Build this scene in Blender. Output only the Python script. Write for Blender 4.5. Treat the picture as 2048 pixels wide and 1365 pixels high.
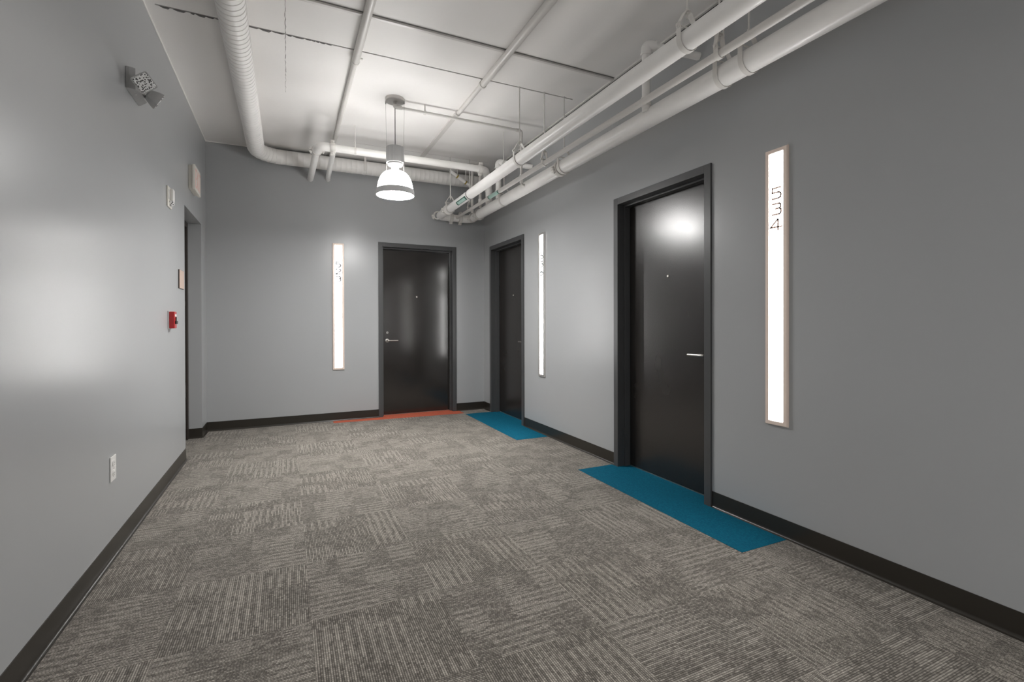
import bpy, bmesh, math, random
from mathutils import Vector, Matrix
random.seed(7)
S = bpy.context.scene
COL = S.collection
for _o in list(bpy.data.objects):
    bpy.data.objects.remove(_o)

# ------------------------------------------------------------------ camera
XL, XR, YB, H = -0.781, 2.4036, 6.032, 3.101      # left wall, right wall, back wall, ceiling (metres)
YF = -5.6                                           # end wall behind the viewer
cam = bpy.data.cameras.new('camera'); camo = bpy.data.objects.new('camera', cam); COL.objects.link(camo)
F2 = Vector((0.42317608, 0.90603384, -0.00496876)); R3 = Vector((0.90603821, -0.42319018, -0.00219786)); U3 = Vector((0.00409407, 0.0035718, 0.99998524))
camo.matrix_world = Matrix(((R3.x, U3.x, -F2.x, 0), (R3.y, U3.y, -F2.y, 0), (R3.z, U3.z, -F2.z, 1.15), (0, 0, 0, 1)))
cam.sensor_width = 36; cam.sensor_fit = 'HORIZONTAL'; cam.lens = 963.3753 / 2048 * 36
cam.shift_y = -(682.5 - 651.6869) / 2048; cam.clip_start = 0.02
S.camera = camo

# ------------------------------------------------------------------ light and exposure
W = bpy.data.worlds.new('world'); S.world = W; W.use_nodes = True
W.node_tree.nodes['Background'].inputs[0].default_value = (0.8, 0.85, 0.9, 1)
W.node_tree.nodes['Background'].inputs[1].default_value = 0.0
S.view_settings.view_transform = 'Standard'; S.view_settings.look = 'None'
S.view_settings.exposure = 0.42; S.view_settings.gamma = 1.0; S.view_settings.use_curve_mapping = False
SHADE_E, LENS_E, STRIP_E = 21.0, 182.0, 28.0

# ------------------------------------------------------------------ materials
class NT:
    def __init__(s, name):
        m = bpy.data.materials.new(name); m.use_nodes = True; s.m = m; s.t = m.node_tree
        s.b = s.t.nodes['Principled BSDF']; s.out = s.t.nodes['Material Output']
    def n(s, typ, **kw):
        nd = s.t.nodes.new(typ)
        for k, v in kw.items(): setattr(nd, k, v)
        return nd
    def l(s, a, b): s.t.links.new(a, b)
    def put(s, sock, v):
        if isinstance(v, (int, float)): sock.default_value = v
        elif isinstance(v, tuple): sock.default_value = v
        else: s.l(v, sock)
    def math(s, op, a, b=None, c=None):
        nd = s.n('ShaderNodeMath', operation=op)
        s.put(nd.inputs[0], a)
        if b is not None: s.put(nd.inputs[1], b)
        if c is not None: s.put(nd.inputs[2], c)
        return nd.outputs[0]
    def mix(s, f, a, b):
        nd = s.n('ShaderNodeMix', data_type='RGBA'); s.put(nd.inputs[0], f); s.put(nd.inputs[6], a); s.put(nd.inputs[7], b)
        return nd.outputs[2]
    def fmix(s, f, a, b):
        nd = s.n('ShaderNodeMix', data_type='FLOAT'); s.put(nd.inputs[0], f); s.put(nd.inputs[2], a); s.put(nd.inputs[3], b)
        return nd.outputs[0]
    def comb(s, x, y, z):
        nd = s.n('ShaderNodeCombineXYZ'); s.put(nd.inputs[0], x); s.put(nd.inputs[1], y); s.put(nd.inputs[2], z); return nd.outputs[0]
    def pos(s):
        return s.n('ShaderNodeNewGeometry').outputs['Position']
    def noise(s, scale, vec=None, detail=3, rough=0.5):
        nd = s.n('ShaderNodeTexNoise'); nd.inputs['Scale'].default_value = scale; nd.inputs['Detail'].default_value = detail; nd.inputs['Roughness'].default_value = rough
        s.l(vec if vec is not None else s.pos(), nd.inputs['Vector']); return nd.outputs['Fac']
    def white(s, vec):
        nd = s.n('ShaderNodeTexWhiteNoise', noise_dimensions='3D'); s.l(vec, nd.inputs['Vector']); return nd.outputs['Value']
    def bump(s, h, strength, dist):
        nd = s.n('ShaderNodeBump'); nd.inputs['Strength'].default_value = strength; nd.inputs['Distance'].default_value = dist
        s.l(h, nd.inputs['Height']); s.l(nd.outputs[0], s.b.inputs['Normal'])
    def scalev(s, vec, sc):
        nd = s.n('ShaderNodeMapping'); nd.inputs['Scale'].default_value = sc; s.l(vec, nd.inputs['Vector']); return nd.outputs[0]

def mat(name, c, rough=0.5, metal=0.0, spec=0.5, var=0.0, vscale=6, bump=0.0, bscale=60, emit=None, coat=0.0):
    k = NT(name); b = k.b
    b.inputs['Base Color'].default_value = (*c, 1); b.inputs['Roughness'].default_value = rough
    b.inputs['Metallic'].default_value = metal; b.inputs['Specular IOR Level'].default_value = spec
    if coat: b.inputs['Coat Weight'].default_value = coat; b.inputs['Coat Roughness'].default_value = 0.15
    if var:
        f = k.noise(vscale)
        k.l(k.mix(f, (*[x * (1 - var) for x in c], 1), (*[min(1, x * (1 + var)) for x in c], 1)), b.inputs['Base Color'])
    if bump: k.bump(k.noise(bscale, detail=2), bump, 0.002)
    if emit: b.inputs['Emission Color'].default_value = (*emit[0], 1); b.inputs['Emission Strength'].default_value = emit[1]
    return k.m

# wall paint: grey eggshell with a fine roller texture
def wall_paint(name, c, rough):
    k = NT(name)
    f = k.noise(1.3, detail=2)
    k.l(k.mix(f, (*[x * 0.96 for x in c], 1), (*[x * 1.04 for x in c], 1)), k.b.inputs['Base Color'])
    k.b.inputs['Roughness'].default_value = rough; k.b.inputs['Specular IOR Level'].default_value = 0.5
    k.bump(k.noise(160, detail=2), 0.08, 0.001)
    return k.m
M = {}
M['wall'] = wall_paint('grey_wall_paint', (0.374, 0.383, 0.390), 0.29)
def ceiling_mat():
    k = NT('white_ceiling_paint')
    f = k.noise(2.2, detail=4)
    k.l(k.mix(f, (0.83, 0.81, 0.79, 1), (0.88, 0.865, 0.85, 1)), k.b.inputs['Base Color'])
    k.b.inputs['Roughness'].default_value = 0.55; k.b.inputs['Specular IOR Level'].default_value = 0.35
    h = k.math('ADD', k.noise(1.6, detail=1), k.math('MULTIPLY', k.noise(35, detail=3), 0.03))
    k.bump(h, 0.35, 0.05)
    return k.m
M['ceiling'] = ceiling_mat()
M['pipe'] = mat('white_painted_pipe', (0.87, 0.855, 0.835), 0.32, var=0.05, vscale=9, bump=0.06, bscale=90)
M['thin_pipe'] = mat('offwhite_painted_pipe', (0.66, 0.64, 0.615), 0.4, var=0.05, vscale=9)
M['duct'] = mat('white_painted_duct', (0.87, 0.855, 0.835), 0.4, var=0.04, vscale=7)
M['hanger'] = mat('painted_hanger_steel', (0.70, 0.68, 0.65), 0.42, metal=0.0, var=0.08, vscale=30)
M['base'] = mat('black_rubber_base', (0.026, 0.0225, 0.018), 0.30, spec=0.5)
M['frame'] = mat('dark_grey_frame_paint', (0.066, 0.067, 0.069), 0.30, spec=0.5, bump=0.04, bscale=200)
M['brownframe'] = mat('dark_brown_frame_paint', (0.034, 0.026, 0.022), 0.4)
M['rubber'] = mat('black_gasket', (0.01, 0.01, 0.01), 0.7)
M['steel'] = mat('satin_nickel', (0.62, 0.60, 0.57), 0.25, metal=1.0)
M['darksteel'] = mat('dark_keyway', (0.03, 0.03, 0.03), 0.5, metal=0.6)
M['alu'] = mat('brushed_aluminium', (0.72, 0.70, 0.68), 0.32, metal=0.85)
M['warmalu'] = mat('champagne_aluminium', (0.82, 0.69, 0.61), 0.42, metal=0.15)
M['canopy'] = mat('satin_canopy_metal', (0.55, 0.53, 0.51), 0.28, metal=0.9)
M['housing'] = mat('grey_ballast_housing', (0.43, 0.43, 0.43), 0.45, metal=0.2)
M['rim'] = mat('grey_shade_rim', (0.7, 0.7, 0.71), 0.45)
M['cord'] = mat('black_cord', (0.02, 0.02, 0.02), 0.5)
M['wire'] = mat('steel_wire', (0.35, 0.34, 0.33), 0.4, metal=0.6)
M['whiteplastic'] = mat('white_plastic', (0.74, 0.73, 0.71), 0.35)
M['cream'] = mat('cream_plastic', (0.70, 0.67, 0.61), 0.4)
M['greyplastic'] = mat('grey_plastic', (0.42, 0.42, 0.42), 0.4)
M['slot'] = mat('dark_slot', (0.03, 0.028, 0.026), 0.7)
M['red'] = mat('red_enamel', (0.50, 0.004, 0.008), 0.3, coat=0.4)
M['redletter'] = mat('faded_red_letter', (0.80, 0.52, 0.48), 0.5)
M['plaque'] = mat('beige_plaque', (0.55, 0.42, 0.35), 0.35)
M['plaqueedge'] = mat('dark_plaque_edge', (0.05, 0.035, 0.03), 0.5)
M['brass'] = mat('brass_band', (0.45, 0.34, 0.10), 0.4, metal=0.6)
M['green'] = mat('dark_green_label', (0.006, 0.09, 0.065), 0.5)
M['palegreen'] = mat('pale_green_label', (0.42, 0.60, 0.54), 0.5)
M['dome'] = mat('glowing_white_shade', (0.8, 0.8, 0.8), 0.4, emit=((1.0, 0.985, 0.965), SHADE_E))
M['bottomlens'] = mat('glowing_bottom_lens', (0.8, 0.8, 0.8), 0.4, emit=((1.0, 0.985, 0.965), LENS_E))
M['strip'] = mat('glowing_diffuser', (0.8, 0.8, 0.8), 0.4, emit=((1.0, 0.985, 0.97), STRIP_E))
M['digit'] = mat('bronze_digit', (0.80, 0.56, 0.46), 0.45, metal=0.0)
M['silverdigit'] = mat('silver_digit', (0.72, 0.72, 0.72), 0.4, metal=0.0)

def glass(name, rough=0.05):
    k = NT(name); b = k.b
    b.inputs['Base Color'].default_value = (0.95, 0.97, 0.97, 1); b.inputs['Roughness'].default_value = rough
    b.inputs['Transmission Weight'].default_value = 0.9; b.inputs['IOR'].default_value = 1.3
    return k.m
M['glass'] = glass('clear_glass')

def door_mat(name, ra, rb):
    k = NT(name); p = k.pos()
    st = k.noise(5, k.scalev(p, (7, 7, 0.9)), detail=3, rough=0.5)
    cl = k.noise(2.2, k.scalev(p, (1.6, 1.6, 0.8)), detail=3, rough=0.5)
    base = k.mix(st, (0.0085, 0.0070, 0.0062, 1), (0.020, 0.0165, 0.0145, 1))
    hz = k.math('MULTIPLY', cl, 0.16)
    k.l(k.mix(hz, base, (0.07, 0.066, 0.062, 1)), k.b.inputs['Base Color'])
    k.l(k.fmix(cl, ra, rb), k.b.inputs['Roughness'])
    k.b.inputs['Specular IOR Level'].default_value = 0.75
    k.bump(k.noise(4, k.scalev(p, (30, 30, 1.5)), detail=2), 0.015, 0.001)
    return k.m
M['door'] = door_mat('ebony_stained_door', 0.23, 0.30)
M['glossdoor'] = door_mat('glossier_ebony_door', 0.13, 0.17)

# ---- carpet tiles, 0.5 m, quarter-turned
def carpet(name, light, dark, mid, plain=False):
    k = NT(name); p = k.pos()
    sp = k.n('ShaderNodeSeparateXYZ'); k.l(p, sp.inputs[0]); X, Y = sp.outputs[0], sp.outputs[1]
    gx = k.math('DIVIDE', k.math('SUBTRACT', X, 0.08), 0.5); gy = k.math('DIVIDE', k.math('SUBTRACT', Y, 0.01), 0.5)
    tx, ty = k.math('FLOOR', gx), k.math('FLOOR', gy); fx, fy = k.math('FRACT', gx), k.math('FRACT', gy)
    par = k.math('ABSOLUTE', k.math('MODULO', k.math('ADD', tx, ty), 2.0))
    u = k.fmix(par, fx, fy); v = k.fmix(par, fy, fx)          # u runs along the rows of yarn
    NR = 66.0
    vr = k.math('MULTIPLY', v, NR); row = k.math('FLOOR', vr); fr = k.math('FRACT', vr)
    tid = k.math('ADD', k.math('MULTIPLY', tx, 13.0), k.math('MULTIPLY', ty, 57.0))
    rr = k.white(k.comb(row, tid, 3.0))
    ur = k.math('ADD', k.math('MULTIPLY', u, 54.0), k.math('MULTIPLY', rr, 5.0)); cell = k.math('FLOOR', ur); fc = k.math('FRACT', ur)
    r1 = k.white(k.comb(cell, row, tid))
    if plain:
        L = k.math('MULTIPLY', r1, 0.6)
    else:
        # blocks of the pattern: shifting rectangles in which every 2nd-4th row turns light
        vb = k.math('FLOOR', k.math('MULTIPLY', v, 4.0)); ro = k.white(k.comb(vb, tid, 9.0))
        ub = k.math('FLOOR', k.math('ADD', k.math('MULTIPLY', u, 5.2), k.math('MULTIPLY', ro, 4.0)))
        b1 = k.white(k.comb(ub, vb, tid))
        vb2 = k.math('FLOOR', k.math('MULTIPLY', v, 3.0)); ro2 = k.white(k.comb(vb2, tid, 19.0))
        ub2 = k.math('FLOOR', k.math('ADD', k.math('MULTIPLY', u, 4.3), k.math('MULTIPLY', ro2, 4.0)))
        b2 = k.white(k.comb(ub2, vb2, k.math('ADD', tid, 31.0)))
        per = k.math('ADD', 2.0, k.math('FLOOR', k.math('MULTIPLY', b2, 3.0)))
        on = k.math('LESS_THAN', k.math('MODULO', row, per), 0.9)
        on4 = k.math('LESS_THAN', k.math('MODULO', row, 5.0), 1.4)
        s1 = k.math('MULTIPLY', k.math('GREATER_THAN', b1, 0.62), on)
        s2 = k.math('MULTIPLY', k.math('GREATER_THAN', b2, 0.66), on4)
        run = k.math('GREATER_THAN', k.white(k.comb(k.math('FLOOR', k.math('DIVIDE', ur, 5.0)), row, k.math('ADD', tid, 5.0))), 0.74)
        bar = k.math('MAXIMUM', k.math('MAXIMUM', s1, s2), k.math('MULTIPLY', run, 0.55))
        patch = k.math('MULTIPLY', k.math('SUBTRACT', b2, 0.5), 0.05)
        L = k.math('ADD', k.math('ADD', 0.10, patch), k.math('ADD', k.math('MULTIPLY', k.math('POWER', r1, 1.3), 0.50), k.math('MULTIPLY', bar, 0.42)))
        L = k.math('MINIMUM', 1.0, k.math('MAXIMUM', 0.0, L))
    c = k.mix(L, dark, light)
    # hue drift between brown and green-grey yarns
    hv = k.noise(5.0, p, detail=2)
    c = k.mix(k.math('MULTIPLY', hv, 0.35 if not plain else 0.0), c, mid)
    # valleys between rows and tufts, their shade multiplied into the yarn colour
    def valley(f, lo, w):
        d = k.math('ABSOLUTE', k.math('SUBTRACT', f, 0.5))
        return k.math('MINIMUM', 1.0, k.math('MAXIMUM', lo, k.math('MULTIPLY', k.math('SUBTRACT', 0.5 + w * lo, d), 1.0 / w)))
    hgt = k.math('MULTIPLY', valley(fr, 0.0, 0.42), valley(fc, 0.30, 0.30))
    sh = k.math('ADD', 0.22 if not plain else 0.70, k.math('MULTIPLY', hgt, 0.78 if not plain else 0.30))
    cc = k.n('ShaderNodeVectorMath', operation='SCALE'); k.l(c, cc.inputs[0]); k.l(sh, cc.inputs['Scale'])
    k.l(cc.outputs[0], k.b.inputs['Base Color'])
    k.b.inputs['Roughness'].default_value = 0.92; k.b.inputs['Specular IOR Level'].default_value = 0.15
    k.b.inputs['Sheen Weight'].default_value = 0.15 if not plain else 0.0
    k.bump(k.math('ADD', hgt, k.math('MULTIPLY', L, 0.3)), 0.5 if not plain else 0.35, 0.002)
    return k.m
M['carpet'] = carpet('patterned_taupe_carpet', (0.570, 0.520, 0.455, 1), (0.086, 0.072, 0.058, 1), (0.238, 0.225, 0.188, 1))
M['teal'] = carpet('teal_carpet', (0.004, 0.158, 0.250, 1), (0.001, 0.100, 0.170, 1), (0.003, 0.12, 0.19, 1), True)
M['orange'] = carpet('orange_carpet', (0.70, 0.17, 0.095, 1), (0.50, 0.12, 0.07, 1), (0.5, 0.1, 0.05, 1), True)

# ------------------------------------------------------------------ mesh helpers
def newobj(name, bm, m, parent=None, smooth=None, bevel=0, kind=None):
    me = bpy.data.meshes.new(name); bm.normal_update(); bm.to_mesh(me); bm.free()
    me.materials.append(M[m] if isinstance(m, str) else m)
    if smooth:
        for p in me.polygons: p.use_smooth = True
        try: me.set_sharp_from_angle(angle=math.radians(smooth))
        except Exception: pass
    o = bpy.data.objects.new(name, me); COL.objects.link(o)
    if parent is not None: o.parent = parent; o.matrix_parent_inverse = parent.matrix_basis.inverted()
    if bevel:
        b = o.modifiers.new('bevel', 'BEVEL'); b.width = bevel; b.segments = 2; b.limit_method = 'ANGLE'
    if kind: o['kind'] = kind
    return o
def thing(name, label, cat, loc=(0, 0, 0), group=None):
    o = bpy.data.objects.new(name, None); COL.objects.link(o); o.location = loc; o.empty_display_size = 0.05
    o['label'] = label; o['category'] = cat
    if group: o['group'] = group
    return o
def tag(o, label, cat, group=None):
    o['label'] = label; o['category'] = cat
    if group: o['group'] = group
    return o
def B(): return bmesh.new()
def box(bm, x0, x1, y0, y1, z0, z1):
    v = [bm.verts.new((x, y, z)) for x in (x0, x1) for y in (y0, y1) for z in (z0, z1)]
    for f in ((0, 1, 3, 2), (4, 6, 7, 5), (0, 4, 5, 1), (2, 3, 7, 6), (0, 2, 6, 4), (1, 5, 7, 3)): bm.faces.new([v[i] for i in f])
    return v
def frame_of(d):
    d = d.normalized(); a = Vector((0, 0, 1)) if abs(d.z) < 0.9 else Vector((1, 0, 0))
    s = d.cross(a).normalized(); return s, s.cross(d).normalized()
def sweep(bm, pts, prof, cap=True, closed=True):
    """prof(i)-> list of (s,t) offsets at path point i; parallel transported"""
    pts = [Vector(p) for p in pts]; n = len(pts)
    tan = [(pts[min(i + 1, n - 1)] - pts[max(i - 1, 0)]).normalized() for i in range(n)]
    s, t = frame_of(tan[0]); rings = []
    for i in range(n):
        if i:
            q = tan[i - 1].rotation_difference(tan[i]); s = q @ s; t = q @ t
        rings.append([bm.verts.new(pts[i] + s * a + t * b) for a, b in prof(i)])
    m = len(rings[0])
    for i in range(n - 1):
        for j in range(m if closed else m - 1):
            bm.faces.new((rings[i][j], rings[i][(j + 1) % m], rings[i + 1][(j + 1) % m], rings[i + 1][j]))
    if cap:
        bm.faces.new(rings[0][::-1]); bm.faces.new(rings[-1])
    return rings
def circ(r, n=24, ph=0): return [(r * math.cos(2 * math.pi * i / n + ph), r * math.sin(2 * math.pi * i / n + ph)) for i in range(n)]
def fillet(pts, R, seg=8):
    pts = [Vector(p) for p in pts]; out = [pts[0]]
    for i in range(1, len(pts) - 1):
        a, b, c = pts[i - 1], pts[i], pts[i + 1]; u = (a - b); v = (c - b); lu, lv = u.length, v.length; u.normalize(); v.normalize()
        ang = u.angle(v); d = min(R / math.tan(ang / 2), lu * .49, lv * .49); r = d * math.tan(ang / 2)
        cen = b + (u + v).normalized() * (r / math.sin(ang / 2)); p0 = b + u * d; p1 = b + v * d
        e0 = p0 - cen; e1 = p1 - cen; tot = e0.angle(e1); ax = e0.cross(e1).normalized()
        for k in range(seg + 1): out.append(cen + Matrix.Rotation(tot * k / seg, 3, ax) @ e0)
    out.append(pts[-1]); return out
def tube(bm, pts, r, n=24, cap=True): sweep(bm, pts, lambda i: circ(r, n), cap)
def cyl(bm, a, b, r, n=24, r2=None):
    r2 = r if r2 is None else r2
    sweep(bm, [a, b], lambda i: circ(r if i == 0 else r2, n))
def lathe(bm, c, prof, n=48, axis=(0, 0, 1), cap0=False, cap1=False):
    """prof: list of (radius, distance along axis)"""
    c = Vector(c); ax = Vector(axis).normalized(); s, t = frame_of(ax); rings = []
    for r, h in prof:
        rings.append([bm.verts.new(c + ax * h + s * (r * math.cos(2 * math.pi * i / n)) + t * (r * math.sin(2 * math.pi * i / n))) for i in range(n)])
    for i in range(len(rings) - 1):
        for j in range(n): bm.faces.new((rings[i][j], rings[i][(j + 1) % n], rings[i + 1][(j + 1) % n], rings[i + 1][j]))
    if cap0: bm.faces.new(rings[0][::-1])
    if cap1: bm.faces.new(rings[-1])
def prism(bm, poly, z0, z1):
    a = [bm.verts.new((x, y, z0)) for x, y in poly]; b = [bm.verts.new((x, y, z1)) for x, y in poly]
    n = len(poly); bm.faces.new(a[::-1]); bm.faces.new(b)
    for i in range(n): bm.faces.new((a[i], a[(i + 1) % n], b[(i + 1) % n], b[i]))
def fixn(bm): bmesh.ops.recalc_face_normals(bm, faces=bm.faces[:])
def ribbon(bm, pts, w, t, axis):
    """flat strap: pts centreline in a plane, w across (along axis), t thickness in the plane"""
    pts = [Vector(p) for p in pts]; ax = Vector(axis).normalized(); n = len(pts); rings = []
    for i in range(n):
        d = (pts[min(i + 1, n - 1)] - pts[max(i - 1, 0)]).normalized(); nn = d.cross(ax).normalized()
        rings.append([bm.verts.new(pts[i] + ax * (w / 2) * a + nn * (t / 2) * b) for a, b in ((-1, -1), (1, -1), (1, 1), (-1, 1))])
    for i in range(n - 1):
        for j in range(4): bm.faces.new((rings[i][j], rings[i][(j + 1) % 4], rings[i + 1][(j + 1) % 4], rings[i + 1][j]))
    bm.faces.new(rings[0][::-1]); bm.faces.new(rings[-1])

# ------------------------------------------------------------------ the room
bm = B(); box(bm, XL - 0.4, XR + 0.4, YF - 0.2, YB + 0.4, -0.1, 0.0); newobj('floor', bm, 'carpet', kind='structure')

# ceiling slab with two narrow slots cast into it
SL1 = (3.583, 3.597, -0.724, 2.266); SL2 = (5.428, 5.439, 0.674, 2.25)
bm = B()
cx0, cx1, cy0, cy1 = XL - 0.3, XR + 0.3, YF - 0.2, YB + 0.3
def cquad(x0, x1, y0, y1, z=H):
    v = [bm.verts.new(p) for p in ((x0, y0, z), (x1, y0, z), (x1, y1, z), (x0, y1, z))]; bm.faces.new(v[::-1])
ys = cy0
for (a, b, xa, xb) in (SL1, SL2):
    cquad(cx0, cx1, ys, a); cquad(cx0, xa, a, b); cquad(xb, cx1, a, b); ys = b
    cquad(xa, xb, a, b, H + 0.03)
    for p, q in (((xa, a), (xb, a)), ((xb, a), (xb, b)), ((xb, b), (xa, b)), ((xa, b), (xa, a))):
        v = [bm.verts.new(c) for c in ((*p, H), (*q, H), (*q, H + 0.03), (*p, H + 0.03))]; bm.faces.new(v)
cquad(cx0, cx1, ys, cy1)
box(bm, cx0, cx1, cy0, cy1, H + 0.04, H + 0.15)
ceil = newobj('ceiling', bm, 'ceiling', kind='structure')
# dark channel linings inside the slots
for i, (a, b, xa, xb) in enumerate((SL1, SL2)):
    bm = B(); box(bm, xa + .001, xb - .001, a + .001, b - .001, H + 0.006, H + 0.02)
    newobj('slot_channel', bm, 'slot', ceil)
# crack along one board joint
bm = B(); rnd = random.Random(3); y = 3.2; pts = []
while y < 4.5:
    pts.append((-0.002 + rnd.uniform(-.003, .003), y)); y += 0.03
for i in range(len(pts) - 1):
    w = 0.0016 * rnd.uniform(.4, 1.6) * (1 if pts[i][1] < 4.2 else .5)
    v = [bm.verts.new(p) for p in ((pts[i][0] - w, pts[i][1], H - .0006), (pts[i][0] + w, pts[i][1], H - .0006), (pts[i + 1][0] + w, pts[i + 1][1], H - .0006), (pts[i + 1][0] - w, pts[i + 1][1], H - .0006))]
    bm.faces.new(v[::-1])
newobj('ceiling_crack', bm, mat('crack_grey', (0.28, 0.27, 0.26), 0.8), ceil)
# ragged edge of the front slot near the left wall
bm = B(); x = -0.70; rnd = random.Random(5)
while x < 0.3:
    L = rnd.uniform(.02, .07); d = rnd.uniform(.006, .020) * (1 if x < -.15 else .5)
    prism(bm, [(x, 3.597), (x + L, 3.597), (x + L * .8, 3.597 + d), (x + L * .3, 3.597 + d * .8)], H - .0015, H + .002); x += L * rnd.uniform(1.0, 1.4)
newobj('ragged_slot_edge', bm, mat('chipped_edge', (0.16, 0.155, 0.15), 0.8), ceil)
# walls
T = 0.16
def wall_mesh_x(x, sgn, y0, y1, z1, holes):
    """wall in a plane of constant x, thickness away from the room; holes = (ya, yb, top)"""
    bm = B(); xa, xb = sorted((x, x + sgn * T)); ys = y0
    for a, b, t in sorted(holes):
        box(bm, xa, xb, ys, a, 0, z1); box(bm, xa, xb, a, b, t, z1); ys = b
    box(bm, xa, xb, ys, y1, 0, z1); return bm
DR = [(2.247, 3.125), (4.871, 5.753)]      # clear frame openings in the right wall
HO = 2.094                                   # clear head height of the frames
newobj('wall_right', wall_mesh_x(XR, 1, YF, YB + T, H, [(a - .03, b + .03, HO + .03) for a, b in DR]), 'wall', kind='structure')
AL = (4.855, 5.73, 2.156)                    # alcove in the left wall
newobj('wall_left', wall_mesh_x(XL, -1, YF, YB + T, H, [AL]), 'wall', kind='structure')
BD = (1.066, 1.957)
bm = B(); box(bm, XL - .0, BD[0] - .03, YB, YB + T, 0, H); box(bm, BD[0] - .03, BD[1] + .03, YB, YB + T, HO + .03, H); box(bm, BD[1] + .03, XR, YB, YB + T, 0, H)
newobj('wall_back', bm, 'wall', kind='structure')
bm = B(); box(bm, XL - T, XR + T, YF - T, YF, 0, H); newobj('wall_front', bm, 'wall', kind='structure')

# baseboards: rubber cove base, 100 mm with a curved toe
def base_profile():
    p = [(0, 0.099), (0.003, 0.0985), (0.0032, 0.016)]
    for k in range(7):
        a = math.pi / 2 * k / 6; p.append((0.0032 + 0.012 * (1 - math.cos(a)), 0.016 - 0.0135 * math.sin(a)))
    p += [(0.0165, 0.0), (0, 0.0)]; return p
def baseboard(name, runs):
    bm = B()
    for (x0, y0, x1, y1, nx, ny) in runs:
        pr = base_profile(); A = [bm.verts.new((x0 + nx * d, y0 + ny * d, z)) for d, z in pr]; C = [bm.verts.new((x1 + nx * d, y1 + ny * d, z)) for d, z in pr]
        n = len(pr); bm.faces.new(A); bm.faces.new(C[::-1])
        for i in range(n): bm.faces.new((A[i], A[(i + 1) % n], C[(i + 1) % n], C[i]))
    fixn(bm); return newobj(name, bm, 'base', kind='structure', smooth=35)
baseboard('baseboard_left', [(XL, YF, XL, AL[0], 1, 0), (XL, AL[1], XL, YB, 1, 0), (XL - .115, AL[1], XL + .003, AL[1], 0, -1)])
baseboard('baseboard_right', [(XR, YF, XR, DR[0][0] - .05, -1, 0), (XR, DR[0][1] + .052, XR, DR[1][0] - .05, -1, 0), (XR, DR[1][1] + .05, XR, YB, -1, 0)])
baseboard('baseboard_back', [(XL, YB, BD[0] - .052, YB, 0, -1), (BD[1] + .05, YB, XR, YB, 0, -1)])
# ceiling edge beads
bm = B(); box(bm, XL, XL + .008, YF, YB, H - .010, H + .002); newobj('trim_1', bm, 'pipe', kind='structure', bevel=.002)
bm = B(); box(bm, XL, XR, YB - .008, YB, H - .008, H + .002); newobj('trim_2', bm, 'pipe', kind='structure', bevel=.002)
bm = B()
box(bm, XR - .040, XR - .022, YF, YB, H - .012, H + .002); newobj('trim_3', bm, 'thin_pipe', kind='structure', bevel=.002)
bm = B(); box(bm, XR - .022, XR, YF, YB, H - .004, H + .002); newobj('trim_4', bm, 'slot', kind='structure')
# batten across the ceiling, with its dark joint
bm = B(); box(bm, XL, XR - .03, 3.137, 3.160, H - .014, H + .002); newobj('trim_5', bm, 'thin_pipe', kind='structure', bevel=.002)
bm = B(); box(bm, XL, XR - .03, 3.128, 3.137, H - .002, H + .002); newobj('trim_6', bm, mat('batten_joint', (0.22, 0.215, 0.21), 0.7), kind='structure')

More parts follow.
